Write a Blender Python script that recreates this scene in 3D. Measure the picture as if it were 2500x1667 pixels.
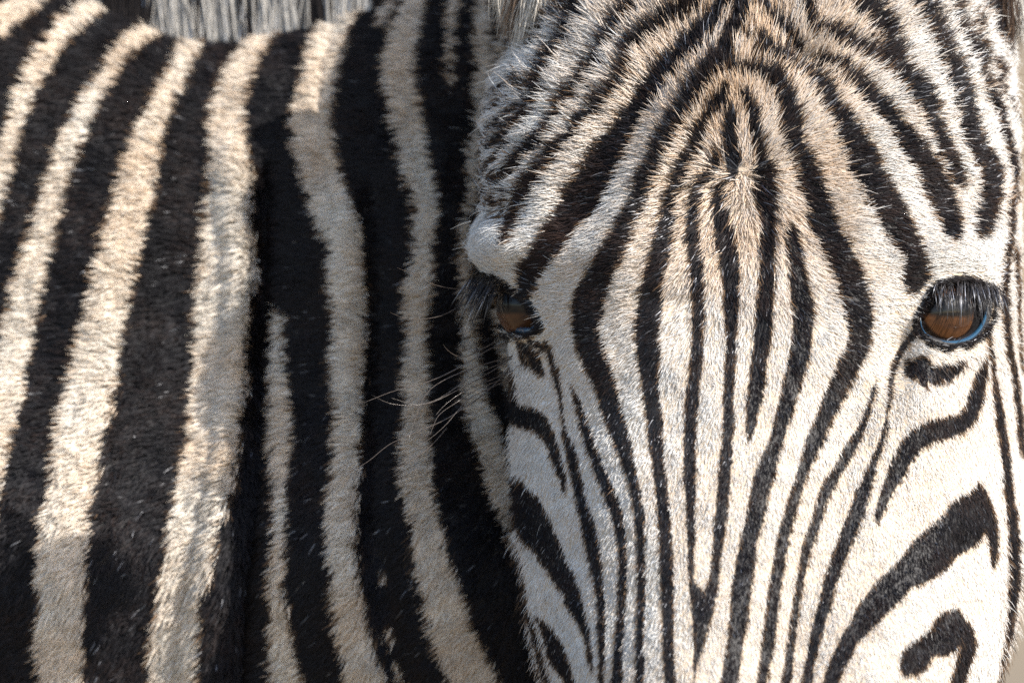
import bpy, math
import numpy as np
rng = np.random.default_rng(7)
for o in list(bpy.data.objects): bpy.data.objects.remove(o)
scene = bpy.context.scene
C = scene.collection

# ------------------------------------------------------------------ camera, sky, sun, exposure
PX = 0.0002            # metres per photo pixel on the focal plane
DIST = 6.0             # camera to focal plane
DP = DIST / PX
cd = bpy.data.cameras.new('camera'); cam = bpy.data.objects.new('camera', cd); C.objects.link(cam)
cam.location = (0, -DIST, 0); cam.rotation_euler = (math.radians(90), 0, 0)
cd.sensor_width = 36; cd.lens = 36 * DIST / (2500 * PX)
cd.clip_end = 2000; cd.clip_start = 0.1
cd.dof.use_dof = True; cd.dof.focus_distance = DIST + 0.022; cd.dof.aperture_fstop = 6.3
scene.camera = cam
SUN = np.array([0.64, -0.46, 0.56]); SUN /= np.linalg.norm(SUN)
w = bpy.data.worlds.new('World'); scene.world = w; w.use_nodes = True
nt = w.node_tree; bg = nt.nodes['Background']
sky = nt.nodes.new('ShaderNodeTexSky'); sky.sky_type = 'NISHITA'; sky.sun_disc = False
sky.sun_elevation = math.asin(SUN[2]); sky.sun_rotation = math.atan2(SUN[0], SUN[1])
nt.links.new(sky.outputs[0], bg.inputs[0]); bg.inputs[1].default_value = 0.15
sd = bpy.data.lights.new('sun', 'SUN'); sun = bpy.data.objects.new('sun', sd); C.objects.link(sun)
sd.energy = 4.5; sd.angle = math.radians(0.53); sd.color = (1.0, 0.945, 0.86)
import mathutils
sun.rotation_euler = mathutils.Vector(SUN).to_track_quat('Z', 'Y').to_euler()
sun.location = tuple(SUN * 5)
vs = scene.view_settings; vs.view_transform = 'Standard'; vs.look = 'None'; vs.exposure = 0.72; vs.gamma = 1; vs.use_curve_mapping = False
scene.cycles.max_bounces = 4; scene.cycles.transmission_bounces = 4; scene.cycles.glossy_bounces = 2
scene.cycles.diffuse_bounces = 3; scene.cycles.transparent_max_bounces = 8
scene.cycles.caustics_reflective = True
scene.cycles_curves.shape = 'RIBBONS'; scene.cycles_curves.subdivisions = 2
scene.cycles.use_denoising = False

# ------------------------------------------------------------------ helpers
def P(u, v, y):
    """photo pixel (u, v) at depth y (all in photo pixels, y away from the viewer) -> metres"""
    u = np.asarray(u, float); v = np.asarray(v, float); y = np.asarray(y, float)
    k = (DP + y) / DP
    return np.stack([(u - 1250) * k * PX, y * PX + 0 * u, (833.5 - v) * k * PX], -1)
def chart(p):
    """where a point of the hide lies on the traced coat pattern"""
    k = DIST / (DIST + p[..., 1])
    return p[..., 0] * k / PX + 1250, 833.5 - p[..., 2] * k / PX
def smooth(a, b, x):
    t = np.clip((x - a) / (b - a), 0, 1); return t * t * (3 - 2 * t)
def catmull(pts, step=4.0):
    p = np.asarray(pts, float); n = len(p)
    if n == 2: p = np.vstack([p[0], (p[0] + p[1]) / 2, p[1]]); n = 3
    q = np.vstack([2 * p[0] - p[1], p, 2 * p[-1] - p[-2]]); out = []
    for i in range(n - 1):
        p0, p1, p2, p3 = q[i:i + 4]
        m = max(2, int(np.linalg.norm((p2 - p1)[:2]) / step))
        t = (np.arange(m) / m)[:, None]
        out.append(0.5 * (2 * p1 + (p2 - p0) * t + (2 * p0 - 5 * p1 + 4 * p2 - p3) * t**2 + (3 * p1 - p0 - 3 * p2 + p3) * t**3))
    out.append(p[-1:]); return np.vstack(out)
def vnoise(x, y, s, seed):
    """smooth value noise in [-1, 1]"""
    r = np.random.default_rng(seed); g = r.uniform(-1, 1, (256, 256))
    x = np.asarray(x) / s + 1000.3; y = np.asarray(y) / s + 1000.7
    i = np.floor(x).astype(int); j = np.floor(y).astype(int); fx = x - i; fy = y - j
    fx = fx * fx * (3 - 2 * fx); fy = fy * fy * (3 - 2 * fy)
    f = lambda a, b: g[a % 256, b % 256]
    return (f(i, j) * (1 - fx) + f(i + 1, j) * fx) * (1 - fy) + (f(i, j + 1) * (1 - fx) + f(i + 1, j + 1) * fx) * fy
def mat(name):
    m = bpy.data.materials.new(name); m.use_nodes = True
    return m, m.node_tree, m.node_tree.nodes['Principled BSDF']
def link(o, parent=None):
    C.objects.link(o)
    if parent is not None:
        o.parent = parent; o.location = -parent.location
    return o
def mesh_obj(name, verts, faces, material, parent=None, smooth_shade=True):
    me = bpy.data.meshes.new(name)
    verts = np.asarray(verts, np.float32); faces = np.asarray(faces, np.int32)
    me.vertices.add(len(verts)); me.vertices.foreach_set('co', verts.ravel())
    k = faces.shape[1]
    me.loops.add(faces.size); me.loops.foreach_set('vertex_index', faces.ravel())
    me.polygons.add(len(faces)); me.polygons.foreach_set('loop_start', np.arange(0, faces.size, k, dtype=np.int32))
    me.polygons.foreach_set('loop_total', np.full(len(faces), k, np.int32))
    me.update(calc_edges=True); me.validate()
    if smooth_shade: me.polygons.foreach_set('use_smooth', np.ones(len(me.polygons), bool))
    me.materials.append(material)
    return link(bpy.data.objects.new(name, me), parent)

# ------------------------------------------------------------------ the coat: dark stripes of the face as strokes (x, y, width)
def rows(*r):        # (y, left edge, right edge) of a stripe
    out = []
    for i, (y, a, b) in enumerate(r):
        j0, j1 = max(0, i - 1), min(len(r) - 1, i + 1)
        dy = r[j1][0] - r[j0][0]; dx = (r[j1][1] + r[j1][2] - r[j0][1] - r[j0][2]) / 2
        c = abs(dy) / math.hypot(dx, dy) if dy or dx else 1
        out.append(((a + b) / 2, y, (b - a) * max(c, 0.5)))
    return out
HEAD = [
 # centre line of the nose and its partner, joining in a fork
 [(1770,450,14),(1756,465,28)] + rows((489,1740,1774),(534,1741,1781),(579,1749,1795),(638,1758,1802),(698,1764,1806),(757,1767,1802),(817,1773,1800),(874,1770,1797),(949,1766,1791),(979,1764,1788),(1023,1766,1794),(1068,1764,1788),(1113,1758,1788),(1187,1752,1782),(1247,1746,1776),(1319,1740,1767),(1379,1734,1757),(1423,1729,1754),(1453,1712,1750),(1498,1691,1740),(1543,1693,1726),(1587,1693,1714),(1632,1692,1699),(1667,1693,1696)),
 [(1750,372,10),(1748,385,20),(1738,415,22),(1715,440,24),(1700,465,24)] + rows((519,1681,1711),(579,1675,1708),(638,1682,1717),(698,1688,1720),(757,1690,1721),(817,1691,1717),(860,1687,1715),(919,1681,1711),(979,1673,1706),(1038,1672,1702),(1098,1670,1699),(1157,1670,1699),(1217,1675,1699),(1260,1675,1697),(1319,1678,1696),(1379,1679,1694),(1423,1681,1696),(1453,1684,1720),(1498,1691,1740)),
 # L2
 [(1768,213,10),(1762,229,24),(1753,253,40),(1731,278,27),(1713,310,30),(1702,340,34),(1692,360,28),(1672,395,30),(1661,421,32),(1652,445,30)] + rows((478,1626,1653),(534,1609,1648),(579,1600,1645),(623,1589,1636),(668,1574,1624),(713,1565,1621),(757,1556,1618),(802,1553,1612),(845,1555,1614),(889,1560,1612),(934,1568,1609),(979,1575,1612),(1023,1580,1618),(1068,1583,1620),(1113,1592,1621),(1157,1596,1627),(1202,1602,1632),(1247,1606,1636),(1319,1611,1641),(1379,1612,1644),(1438,1615,1645),(1498,1617,1645),(1557,1618,1645),(1617,1621,1648),(1667,1624,1651),(1800,1630,1655)),
 # L3 with its arch over the whorl into R3
 rows((1800,1553,1574),(1667,1553,1574),(1617,1553,1574),(1557,1554,1574),(1498,1556,1575),(1438,1557,1577),(1379,1557,1577),(1319,1556,1577),(1260,1550,1574),(1202,1541,1565),(1157,1529,1556),(1113,1514,1547),(1068,1496,1541),(1023,1478,1526),(979,1463,1514),(934,1449,1505),(889,1425,1490),(845,1409,1474),(802,1399,1463),(757,1398,1475),(728,1401,1481),(698,1416,1493),(668,1431,1505),(623,1460,1526),(579,1487,1544),(534,1514,1559),(489,1538,1580),(460,1547,1589),(430,1556,1594),(395,1577,1617),(354,1590,1630),(313,1612,1658),(272,1638,1684),(232,1660,1712),(197,1686,1738)) + [(1738,168,46),(1768,150,40)],
 [(1768,150,36),(1740,135,26)], [(1768,150,34),(1775,100,30),(1800,55,34),(1812,10,44),(1815,-60,60)],
 [(1790,170,26),(1830,172,26),(1868,178,36),(1895,200,46)], [(1850,130,22),(1880,120,26),(1915,142,26),(1952,168,22)], [(1830,95,14),(1860,100,20),(1885,118,22)],
 rows((186,1868,1915),(213,1883,1931),(245,1899,1943),(278,1902,1952),(310,1907,1960),(345,1914,1956),(381,1936,1982),(400,1938,1990),(445,1946,2006),(489,1961,2020),(534,1970,2038),(579,1991,2059),(623,2011,2086),(668,2032,2104),(713,2047,2119),(757,2062,2128),(800,2070,2130),(845,2065,2122),(889,2041,2101),(934,2023,2077),(979,2003,2056),(1023,1988,2032),(1068,1967,2011),(1113,1955,1991),(1157,1943,1970),(1202,1928,1958),(1260,1910,1938),(1319,1895,1925),(1379,1886,1915),(1438,1874,1906),(1498,1867,1898),(1557,1860,1892),(1617,1852,1880),(1667,1846,1871),(1800,1830,1850)),
 # L4, L5, tear line
 [(1395,940,3),(1410,979,12),(1424,1023,18),(1437,1068,22),(1453,1113,24)] + rows((1157,1454,1484),(1202,1474,1505),(1247,1490,1520),(1289,1502,1527),(1334,1510,1530),(1379,1513,1532),(1438,1511,1530),(1498,1508,1527),(1557,1501,1524),(1617,1498,1520),(1667,1493,1520),(1800,1480,1505)),
 [(1330,836,12),(1338,853,14),(1347,877,14),(1359,919,16),(1365,949,12),(1370,985,6),(1374,1014,5),(1380,1053,11)] + rows((1098,1383,1407),(1143,1390,1416),(1187,1401,1426),(1232,1410,1437),(1260,1417,1446),(1319,1429,1462),(1379,1441,1472),(1438,1454,1475),(1483,1460,1478),(1528,1462,1480),(1587,1463,1478),(1667,1462,1474),(1800,1462,1472)),
 [(1240,880,6),(1244,900,9),(1250,930,14),(1253,970,24),(1256,1003,46),(1285,1015,54),(1314,1029,46),(1335,1056,32),(1350,1089,27),(1362,1125,22),(1373,1160,17),(1380,1202,4)],
 rows((1165,1235,1257),(1185,1235,1282),(1202,1240,1296),(1230,1245,1322),(1260,1249,1338),(1289,1261,1356),(1319,1290,1368),(1349,1309,1380),(1379,1332,1392),(1408,1347,1407),(1438,1374,1419),(1468,1383,1425),(1498,1401,1431),(1528,1416,1437),(1572,1431,1446),(1617,1440,1449),(1641,1445,1447)),
 rows((1508,1310,1316),(1520,1313,1330),(1543,1320,1356),(1572,1332,1374),(1602,1338,1389),(1632,1359,1398),(1667,1380,1404),(1750,1400,1420)),
 [(1258,1325,6),(1273,1391,9),(1282,1468,11),(1303,1543,13),(1324,1617,15),(1340,1667,17),(1370,1750,20)],
 # brow stripe of the left eye running up to the poll
 rows((712,1262,1300),(690,1262,1312),(668,1263,1322),(623,1286,1360),(579,1316,1398),(534,1343,1427),(489,1364,1467),(445,1400,1493),(410,1414,1508),(370,1442,1536),(330,1487,1549),(286,1508,1568),(245,1541,1596),(205,1563,1623),(165,1592,1660),(119,1642,1702),(75,1690,1745),(30,1732,1772),(-20,1760,1800),(-80,1780,1830)),
 [(1237,579,18),(1246,553,28),(1251,531,34),(1258,504,32),(1276,477,36),(1291,450,38),(1303,430,38),(1318,411,28),(1340,384,26),(1355,362,26),(1377,341,22),(1394,324,22),(1407,303,22),(1423,286,26),(1449,267,28),(1470,232,34),(1500,204,28),(1515,177,28),(1520,158,28),(1528,128,30),(1556,95,34),(1606,57,36),(1651,27,40),(1690,3,40),(1740,-40,40)],
 [(1223,428,18),(1242,411,24),(1263,384,24),(1285,362,24),(1313,341,24),(1334,313,22),(1349,285,20),(1362,258,20),(1384,226,24),(1410,202,20),(1429,178,24),(1442,153,24),(1462,121,24),(1475,100,26),(1491,73,28),(1507,45,30),(1531,21,30),(1570,-20,30)],
 [(1205,345,14),(1230,328,20),(1255,300,22),(1275,278,24),(1291,259,26),(1308,222,26),(1312,185,26),(1323,162,28),(1338,145,28),(1362,105,26),(1378,81,26),(1390,50,30),(1400,20,30),(1430,-30,30)],
 [(1290,120,8),(1325,60,14),(1345,38,14),(1370,10,16),(1390,-30,16)], [(1215,300,14),(1235,280,12),(1258,250,10)], [(1190,395,14),(1215,372,12),(1240,345,8)], [(1190,440,10),(1205,415,9)], [(1197,520,9),(1203,480,9),(1212,450,7)], [(1212,540,8),(1222,500,8),(1232,462,8)], [(1285,200,10),(1262,215,9)],
 [(1262,838,10),(1285,852,22),(1300,872,30),(1312,895,26),(1324,912,12)], [(1270,862,14),(1282,885,10)], [(1292,835,12),(1316,842,14),(1328,850,12)],
 [(1150,372,12),(1180,356,13),(1206,345,14)], [(1160,460,14),(1190,445,15),(1223,428,18)], [(1160,322,12),(1190,312,12),(1215,300,14)], [(1160,412,12),(1190,396,14)], [(1170,252,10),(1200,250,10),(1235,235,10)], [(1165,500,10),(1185,490,10),(1200,478,9)], [(1210,205,9),(1240,200,9),(1270,180,9)],
 # whorl
 [(1786,262,8),(1786,285,22),(1783,310,28),(1783,340,30),(1785,365,30),(1790,390,36),(1788,415,32),(1782,432,18)],
 [(1808,225,10),(1826,250,20),(1840,286,26),(1845,320,28),(1850,345,28),(1856,370,27),(1862,392,28)] + rows((415,1848,1890),(445,1843,1893),(489,1845,1892),(549,1857,1892),(579,1854,1892),(653,1854,1889),(698,1851,1889),(743,1845,1886),(800,1842,1884),(845,1839,1879),(889,1833,1871),(934,1828,1866),(979,1822,1858),(1023,1821,1848),(1053,1821,1841),(1077,1825,1830)),
 # right of the nose
 rows((540,1924,1932),(579,1915,1947),(623,1925,1958),(668,1927,1967),(713,1928,1976),(757,1933,1986),(802,1934,1984),(845,1928,1979),(889,1922,1970),(934,1910,1955),(979,1901,1943),(1023,1889,1928),(1068,1880,1916),(1113,1860,1901),(1157,1842,1892),(1202,1831,1877),(1260,1821,1866),(1319,1806,1848),(1379,1797,1842),(1438,1786,1833),(1498,1782,1827),(1557,1776,1816),(1617,1767,1806),(1667,1758,1800),(1800,1745,1785)),
 [(2140,928,4),(2130,964,12),(2114,1009,14),(2097,1053,20)] + rows((1098,2056,2089),(1143,2032,2062),(1187,2003,2038),(1232,1988,2014),(1260,1982,2009),(1319,1961,1988),(1379,1949,1970),(1438,1940,1958),(1498,1930,1950),(1557,1922,1941),(1617,1913,1936),(1667,1907,1931),(1800,1890,1912)),
 [(2252,792,26),(2236,812,24),(2218,832,18),(2204,850,16),(2195,866,16),(2180,900,16),(2172,949,12),(2168,990,8),(2161,1038,8),(2156,1068,12),(2145,1098,14),(2133,1128,19)] + rows((1172,2104,2131),(1202,2088,2124),(1245,2074,2113),(1289,2056,2095),(1334,2038,2077),(1379,2023,2059),(1423,2009,2041),(1468,2000,2032),(1513,1986,2017),(1557,1976,2006),(1617,1967,1991),(1667,1958,1982),(1800,1930,1955)),
 [(2408,874,8),(2396,919,28),(2381,967,36),(2363,1014,40),(2330,1038,50),(2277,1050,54),(2232,1077,50),(2208,1110,46),(2187,1151,42),(2166,1196,30),(2149,1240,23),(2144,1257,18),(2140,1275,4)],
 [(2226,905,40),(2250,893,44)], [(2256,934,20),(2252,905,36)], [(2285,924,34),(2300,908,36)], [(2314,912,36),(2338,898,24),(2356,882,12)], [(2265,905,34),(2288,908,30)], [(2215,885,16),(2226,900,30)],
 # muzzle-side cheek stripes on the right
 rows((1180,2384,2394),(1200,2372,2400),(1215,2362,2412),(1235,2340,2416),(1260,2300,2420),(1289,2270,2420),(1319,2225,2380),(1349,2198,2345),(1379,2172,2310),(1408,2150,2255),(1438,2120,2222),(1468,2100,2190),(1498,2080,2158),(1528,2068,2130),(1557,2050,2100),(1587,2038,2085),(1617,2025,2068),(1667,2008,2048),(1760,1980,2020)),
 [(2398,1200,18),(2406,1240,34),(2414,1275,36),(2422,1310,28),(2426,1345,20),(2424,1385,4)],
 rows((1488,2328,2340),(1510,2300,2352),(1530,2275,2362),(1557,2240,2370),(1580,2205,2300),(1605,2188,2280),(1630,2192,2230),(1640,2200,2215)), [(2355,1530,34),(2362,1575,40),(2350,1620,36),(2338,1667,34),(2325,1740,30)],
 [(2413,790,8),(2420,845,11),(2426,889,12),(2430,934,14),(2437,994,22),(2446,1053,24),(2454,1113,22),(2458,1172,22),(2466,1230,24),(2470,1260,26),(2473,1320,26),(2475,1380,27),(2473,1440,26),(2468,1500,20),(2461,1560,14),(2450,1620,10),(2443,1667,10)],
 [(2486,400,12),(2482,460,11),(2476,504,13),(2472,549,16),(2467,608,15),(2461,668,15),(2457,720,17),(2459,760,18),(2462,800,18),(2467,845,18),(2475,889,18),(2480,934,18),(2486,994,18),(2492,1053,16),(2497,1110,12)],
 [(2488,600,8),(2492,700,10),(2495,800,8),(2498,900,8)],
 # right forehead
 rows((705,2212,2240),(690,2204,2256),(668,2202,2268),(638,2205,2259),(608,2196,2253),(579,2166,2241),(549,2151,2229),(519,2131,2217),(489,2116,2202),(460,2098,2178),(430,2083,2163),(400,2068,2151),(357,2050,2128),(313,2038,2096),(268,2017,2062),(223,1991,2038),(194,1970,2018),(170,1950,1985)),
 rows((572,2318,2342),(564,2305,2345),(534,2289,2345),(504,2277,2336),(474,2259,2330),(445,2244,2318),(400,2229,2289),(357,2190,2256),(313,2169,2217),(268,2134,2187),(223,2083,2140),(194,2062,2116),(164,2026,2086),(148,1995,2046),(140,1980,2000)),
 rows((447,2340,2352),(432,2323,2357),(387,2300,2339),(343,2277,2318),(298,2259,2300),(253,2232,2292),(209,2198,2268),(179,2178,2235),(149,2150,2217),(119,2146,2208),(89,2136,2196),(60,2118,2187),(30,2095,2160),(0,2072,2150),(-60,2030,2100)),
 [(1978,40,16),(1991,69,24),(2023,77,33),(2062,95,36),(2098,113,33),(2143,137,30)], [(1965,-30,36),(1968,5,32),(1975,30,18)],
 [(1840,-40,30),(1858,10,26),(1888,45,26),(1925,85,24),(1955,115,18)],
 [(2396,570,12),(2399,549,40),(2405,519,48),(2420,483,54),(2420,445,56),(2412,400,50),(2386,357,48),(2369,313,46),(2359,268,44),(2354,223,42),(2338,194,46),(2327,164,52),(2311,134,46),(2304,104,44),(2292,74,46),(2271,45,42),(2250,0,48),(2220,-50,44)],
 [(2336,-30,34),(2336,0,34),(2345,45,24),(2356,74,20),(2371,104,20),(2393,134,32),(2399,160,18),(2399,179,11),(2413,203,20),(2427,238,24),(2440,268,22),(2453,313,20),(2465,343,20),(2475,387,18),(2482,430,12),(2484,467,10)],
 [(2384,30,12),(2390,60,20),(2399,98,18),(2399,128,30)],
 [(2390,-40,40),(2414,0,36),(2434,24,36),(2452,60,34),(2463,90,26),(2466,112,12)],
 [(2434,149,20),(2449,167,24),(2440,203,10),(2455,222,13)], [(2470,247,8),(2482,270,12)],
]
# pale stripes of the neck and shoulder, on black
NECK = [
 [(-60,110,70),(30,40,60),(90,0,52),(150,-60,52)],
 [(300,25,16),(270,30,30),(225,34,40),(190,55,46),(165,78,50),(128,119,52),(95,165,52),(70,209,48),(53,253,46),(36,313,44),(22,357,44),(8,420,42),(-10,480,42),(-40,580,42)],
 [(445,64,14),(425,70,24),(398,80,36),(360,90,42),(318,122,42),(288,150,42),(256,200,44),(225,250,48),(194,313,50),(170,360,52),(150,417,54),(134,460,56),(119,519,58),(104,579,62),(86,638,68),(71,698,72),(57,757,72),(45,817,76),(36,860,74),(23,919,72),(10,979,70),(-6,1068,66),(-25,1157,62),(-60,1300,60)],
 [(540,62,18),(520,75,26),(492,95,38),(465,134,44),(441,185,48),(411,232,52),(387,283,56),(366,328,62),(348,387,76),(340,420,80),(331,460,88),(314,519,94),(302,579,100),(287,638,94),(271,698,98),(261,757,98),(249,817,102),(238,860,106),(226,919,106),(211,979,114),(197,1038,112),(185,1098,112),(176,1157,114),(162,1217,112),(155,1260,116),(149,1319,116),(143,1379,116),(140,1468,112),(136,1557,110),(140,1667,102),(145,1800,100)],
 [(720,30,14),(690,60,24),(660,85,36),(640,105,46),(615,134,54),(598,165,60),(575,205,68),(562,250,76),(557,298,84),(556,350,84),(558,400,88),(554,460,92),(550,519,96),(546,579,106),(550,638,112),(540,698,122),(535,757,118),(532,817,114),(533,860,116),(529,919,114),(521,979,120),(518,1038,108),(511,1098,114),(500,1157,120),(483,1217,120),(468,1260,116),(460,1319,116),(450,1379,112),(430,1438,108),(426,1498,112),(417,1557,120),(416,1617,124),(412,1667,120),(405,1800,120)],
 [(676,768,10),(678,785,22),(678,860,32),(679,919,36),(680,979,44),(683,1038,56),(679,1098,54),(677,1157,38),(680,1217,30),(679,1289,32),(672,1379,34),(667,1438,32),(674,1498,44),(679,1557,54),(686,1617,64),(695,1667,72),(710,1800,80)],
 [(925,-20,20),(905,5,26),(875,20,36),(845,40,50),(825,70,66),(808,105,76),(789,149,82),(781,209,82),(766,268,92),(761,328,94),(772,387,100),(792,447,90),(811,519,90),(838,579,76),(843,638,76),(843,698,80),(853,757,68),(852,817,70),(846,860,74),(843,919,70),(846,979,60),(844,1038,60),(840,1098,64),(832,1157,62),(826,1217,64),(823,1260,62),(825,1319,58),(829,1379,60),(837,1438,62),(844,1498,74),(855,1557,78),(871,1617,80),(888,1667,82),(930,1800,84)],
 [(1030,-60,50),(1019,0,54),(1001,60,60),(980,119,74),(975,179,78),(985,238,74),(995,298,74),(1006,357,70),(1018,417,72),(1033,460,66),(1040,519,58),(1037,579,46),(1032,638,48),(1024,680,64),(1019,720,64),(1018,757,54),(1017,817,44),(1017,860,48),(1017,919,54),(1015,979,58),(1015,1038,62),(1014,1098,70),(1012,1157,76),(1021,1217,78),(1029,1260,76),(1038,1319,80),(1051,1379,86),(1069,1438,96),(1084,1498,100),(1103,1557,104),(1132,1617,106),(1151,1667,112),(1210,1800,114)],
 [(930,55,18),(937,45,24),(958,20,18)],
 [(1115,-40,42),(1111,0,40),(1106,40,24),(1104,80,18),(1102,119,16),(1099,179,14),(1102,212,6)],
 [(1186,-60,30),(1184,0,30),(1182,89,38),(1184,149,40),(1178,209,40),(1175,268,28),(1168,328,22),(1158,387,28),(1155,447,18),(1152,490,12),(1144,519,16),(1138,579,22),(1138,638,26),(1139,698,30),(1145,757,36),(1148,817,36),(1149,860,42),(1154,919,42),(1160,979,54),(1176,1038,68),(1197,1098,64),(1208,1157,58),(1221,1217,46),(1234,1260,32),(1240,1319,14),(1244,1350,6)],
 [(1206,722,8),(1216,772,18),(1224,832,24),(1232,860,24),(1241,919,20),(1246,960,10)],
 [(1240,60,12),(1237,75,16),(1228,119,18),(1217,180,16),(1208,220,8)],
 [(950,1610,10),(965,1640,14),(985,1680,10)], [(935,1535,8),(945,1560,10)], [(925,1395,8),(918,1410,10)],
]
GX0, GY0, GX1, GY1, GS = -700, -700, 3100, 2500, 2
def raster(strokes):
    nx = (GX1 - GX0) // GS; ny = (GY1 - GY0) // GS
    g = np.full((ny, nx), 400.0, np.float32)
    for s in strokes:
        for x, y, wd in catmull(s, 5):
            r = max(wd, 2) / 2; R = r + 45
            i0 = max(0, int((x - R - GX0) / GS)); i1 = min(nx, int((x + R - GX0) / GS) + 1)
            j0 = max(0, int((y - R - GY0) / GS)); j1 = min(ny, int((y + R - GY0) / GS) + 1)
            if i0 >= i1 or j0 >= j1: continue
            xx = GX0 + np.arange(i0, i1) * GS - x; yy = GY0 + np.arange(j0, j1) * GS - y
            d = np.sqrt(xx[None, :] ** 2 + yy[:, None] ** 2) - r
            sub = g[j0:j1, i0:i1]; np.minimum(sub, d, out=sub)
    return g
def lookup(g, u, v):
    x = np.clip((u - GX0) / GS, 0, g.shape[1] - 2); y = np.clip((v - GY0) / GS, 0, g.shape[0] - 2)
    i = x.astype(int); j = y.astype(int); fx = x - i; fy = y - j
    return (g[j, i] * (1 - fx) + g[j, i + 1] * fx) * (1 - fy) + (g[j + 1, i] * (1 - fx) + g[j + 1, i + 1] * fx) * fy
head_map = raster(HEAD); neck_map = raster(NECK)
def head_dark(u, v):  return lookup(head_map, u, v)            # < 0 on black
def neck_dark(u, v):  return -lookup(neck_map, u, v)           # < 0 on black

EYE_R = np.array([(2246,793),(2257,810),(2274,820),(2303,830),(2332,830),(2360,820),(2380,807),(2397,782),(2404,753),(2406,734),(2399,715),(2380,700),(2351,692),(2322,696),(2299,701),(2280,717),(2265,745),(2251,772)], float)
EYE_L = np.array([(1190,708),(1205,711),(1236,716),(1262,730),(1288,754),(1303,781),(1308,797),(1288,804),(1265,803),(1245,790),(1223,764),(1205,738),(1190,730)], float)
def polydist(u, v, poly):
    u = np.asarray(u); v = np.asarray(v); d = np.full(u.shape, 1e9); inside = np.zeros(u.shape, bool); n = len(poly)
    for i in range(n):
        a = poly[i]; b = poly[(i + 1) % n]; e = b - a
        t = np.clip(((u - a[0]) * e[0] + (v - a[1]) * e[1]) / (e @ e), 0, 1)
        d = np.minimum(d, np.hypot(u - a[0] - t * e[0], v - a[1] - t * e[1]))
        cr = ((a[1] > v) != (b[1] > v)) & (u < (b[0] - a[0]) * (v - a[1]) / (b[1] - a[1] + 1e-9) + a[0])
        inside ^= cr
    return np.where(inside, -d, d)

# ------------------------------------------------------------------ ground and the dry bank behind
m_ground, gt, gb = mat('dry_grass_ground')
tc = gt.nodes.new('ShaderNodeTexCoord'); n1 = gt.nodes.new('ShaderNodeTexNoise'); n1.inputs['Scale'].default_value = 0.6; n1.inputs['Detail'].default_value = 8
cr = gt.nodes.new('ShaderNodeValToRGB'); cr.color_ramp.elements[0].position = 0.35; cr.color_ramp.elements[1].position = 0.68
cr.color_ramp.elements[0].color = (0.15, 0.13, 0.105, 1); cr.color_ramp.elements[1].color = (0.30, 0.22, 0.13, 1)
gt.links.new(tc.outputs['Object'], n1.inputs['Vector']); gt.links.new(n1.outputs['Fac'], cr.inputs['Fac']); gt.links.new(cr.outputs['Color'], gb.inputs['Base Color'])
gb.inputs['Roughness'].default_value = 0.95
xs = np.linspace(-300, 300, 121); ys = np.concatenate([np.linspace(-40, 60, 101), np.linspace(64, 500, 60)])
X, Y = np.meshgrid(xs, ys, indexing='ij')
Z = -1.15 + np.where(Y > 8, 0.26 * (Y - 8), 0) + 0.10 * vnoise(X, Y, 3.0, 5) * (np.hypot(X, Y) > 4)
gv = np.stack([X, Y, Z], -1).reshape(-1, 3); ni, nj = X.shape
idx = np.arange(ni * nj).reshape(ni, nj)
gf = np.stack([idx[:-1, :-1], idx[1:, :-1], idx[1:, 1:], idx[:-1, 1:]], -1).reshape(-1, 4)
ground = mesh_obj('ground', gv, gf, m_ground); ground['kind'] = 'structure'; ground['label'] = 'dry tan ground and grassy bank behind the zebra'; ground['category'] = 'ground'

# ------------------------------------------------------------------ zebra: root
zebra = bpy.data.objects.new('zebra', None); C.objects.link(zebra); zebra.location = (0, 0.2, -1.15)
zebra['label'] = 'zebra with black and cream stripes turning its head to face the viewer'; zebra['category'] = 'zebra'
bpy.context.view_layer.update()

# ------------------------------------------------------------------ zebra: head surface (loft of rounded sections down the face)
HT = np.array([  # v, left, ridge, right, ridge depth, left depth, right depth, exponent
 (-640,1650,1800,1990, 700, 120, 120, 2.0),
 (-560,1540,1800,2130, 560, 220, 220, 2.0),
 (-420,1430,1800,2290, 430, 330, 330, 2.1),
 (-250,1360,1800,2400, 330, 420, 420, 2.2),
 (-100,1315,1800,2450, 250, 470, 470, 2.3),
 (   0,1300,1800,2445, 205, 400, 480, 2.3),
 ( 100,1283,1800,2456, 160, 400, 500, 2.3),
 ( 200,1225,1800,2460, 118, 395, 520, 2.3),
 ( 300,1195,1797,2473,  80, 390, 540, 2.3),
 ( 450,1186,1790,2479,  35, 390, 560, 2.3),
 ( 520,1180,1785,2482,  16, 405, 575, 2.3),
 ( 570,1161,1781,2484,   2, 430, 590, 2.3),
 ( 620,1159,1778,2486, -13, 455, 605, 2.3),
 ( 670,1186,1775,2488, -27, 490, 620, 2.25),
 ( 720,1216,1772,2490, -42, 505, 640, 2.2),
 ( 790,1240,1768,2493, -65, 530, 660, 2.15),
 ( 850,1245,1765,2495, -85, 560, 680, 2.1),
 (1000,1248,1755,2498,-140, 620, 720, 2.05),
 (1200,1254,1745,2500,-220, 700, 760, 2.0),
 (1400,1270,1728,2494,-300, 740, 760, 2.0),
 (1560,1298,1712,2470,-365, 730, 740, 2.0),
 (1667,1325,1700,2435,-410, 710, 720, 2.0),
 (2000,1410,1680,2260,-560, 620, 640, 2.1),
 (2400,1460,1670,2060,-730, 520, 520, 2.2),
 (2650,1470,1665,1990,-800, 460, 460, 2.2),
 (2780,1540,1665,1880,-740, 260, 260, 2.0),
 (2840,1640,1665,1700,-560,  60,  60, 2.0)], float)
NV, NA = 700, 640
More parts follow.
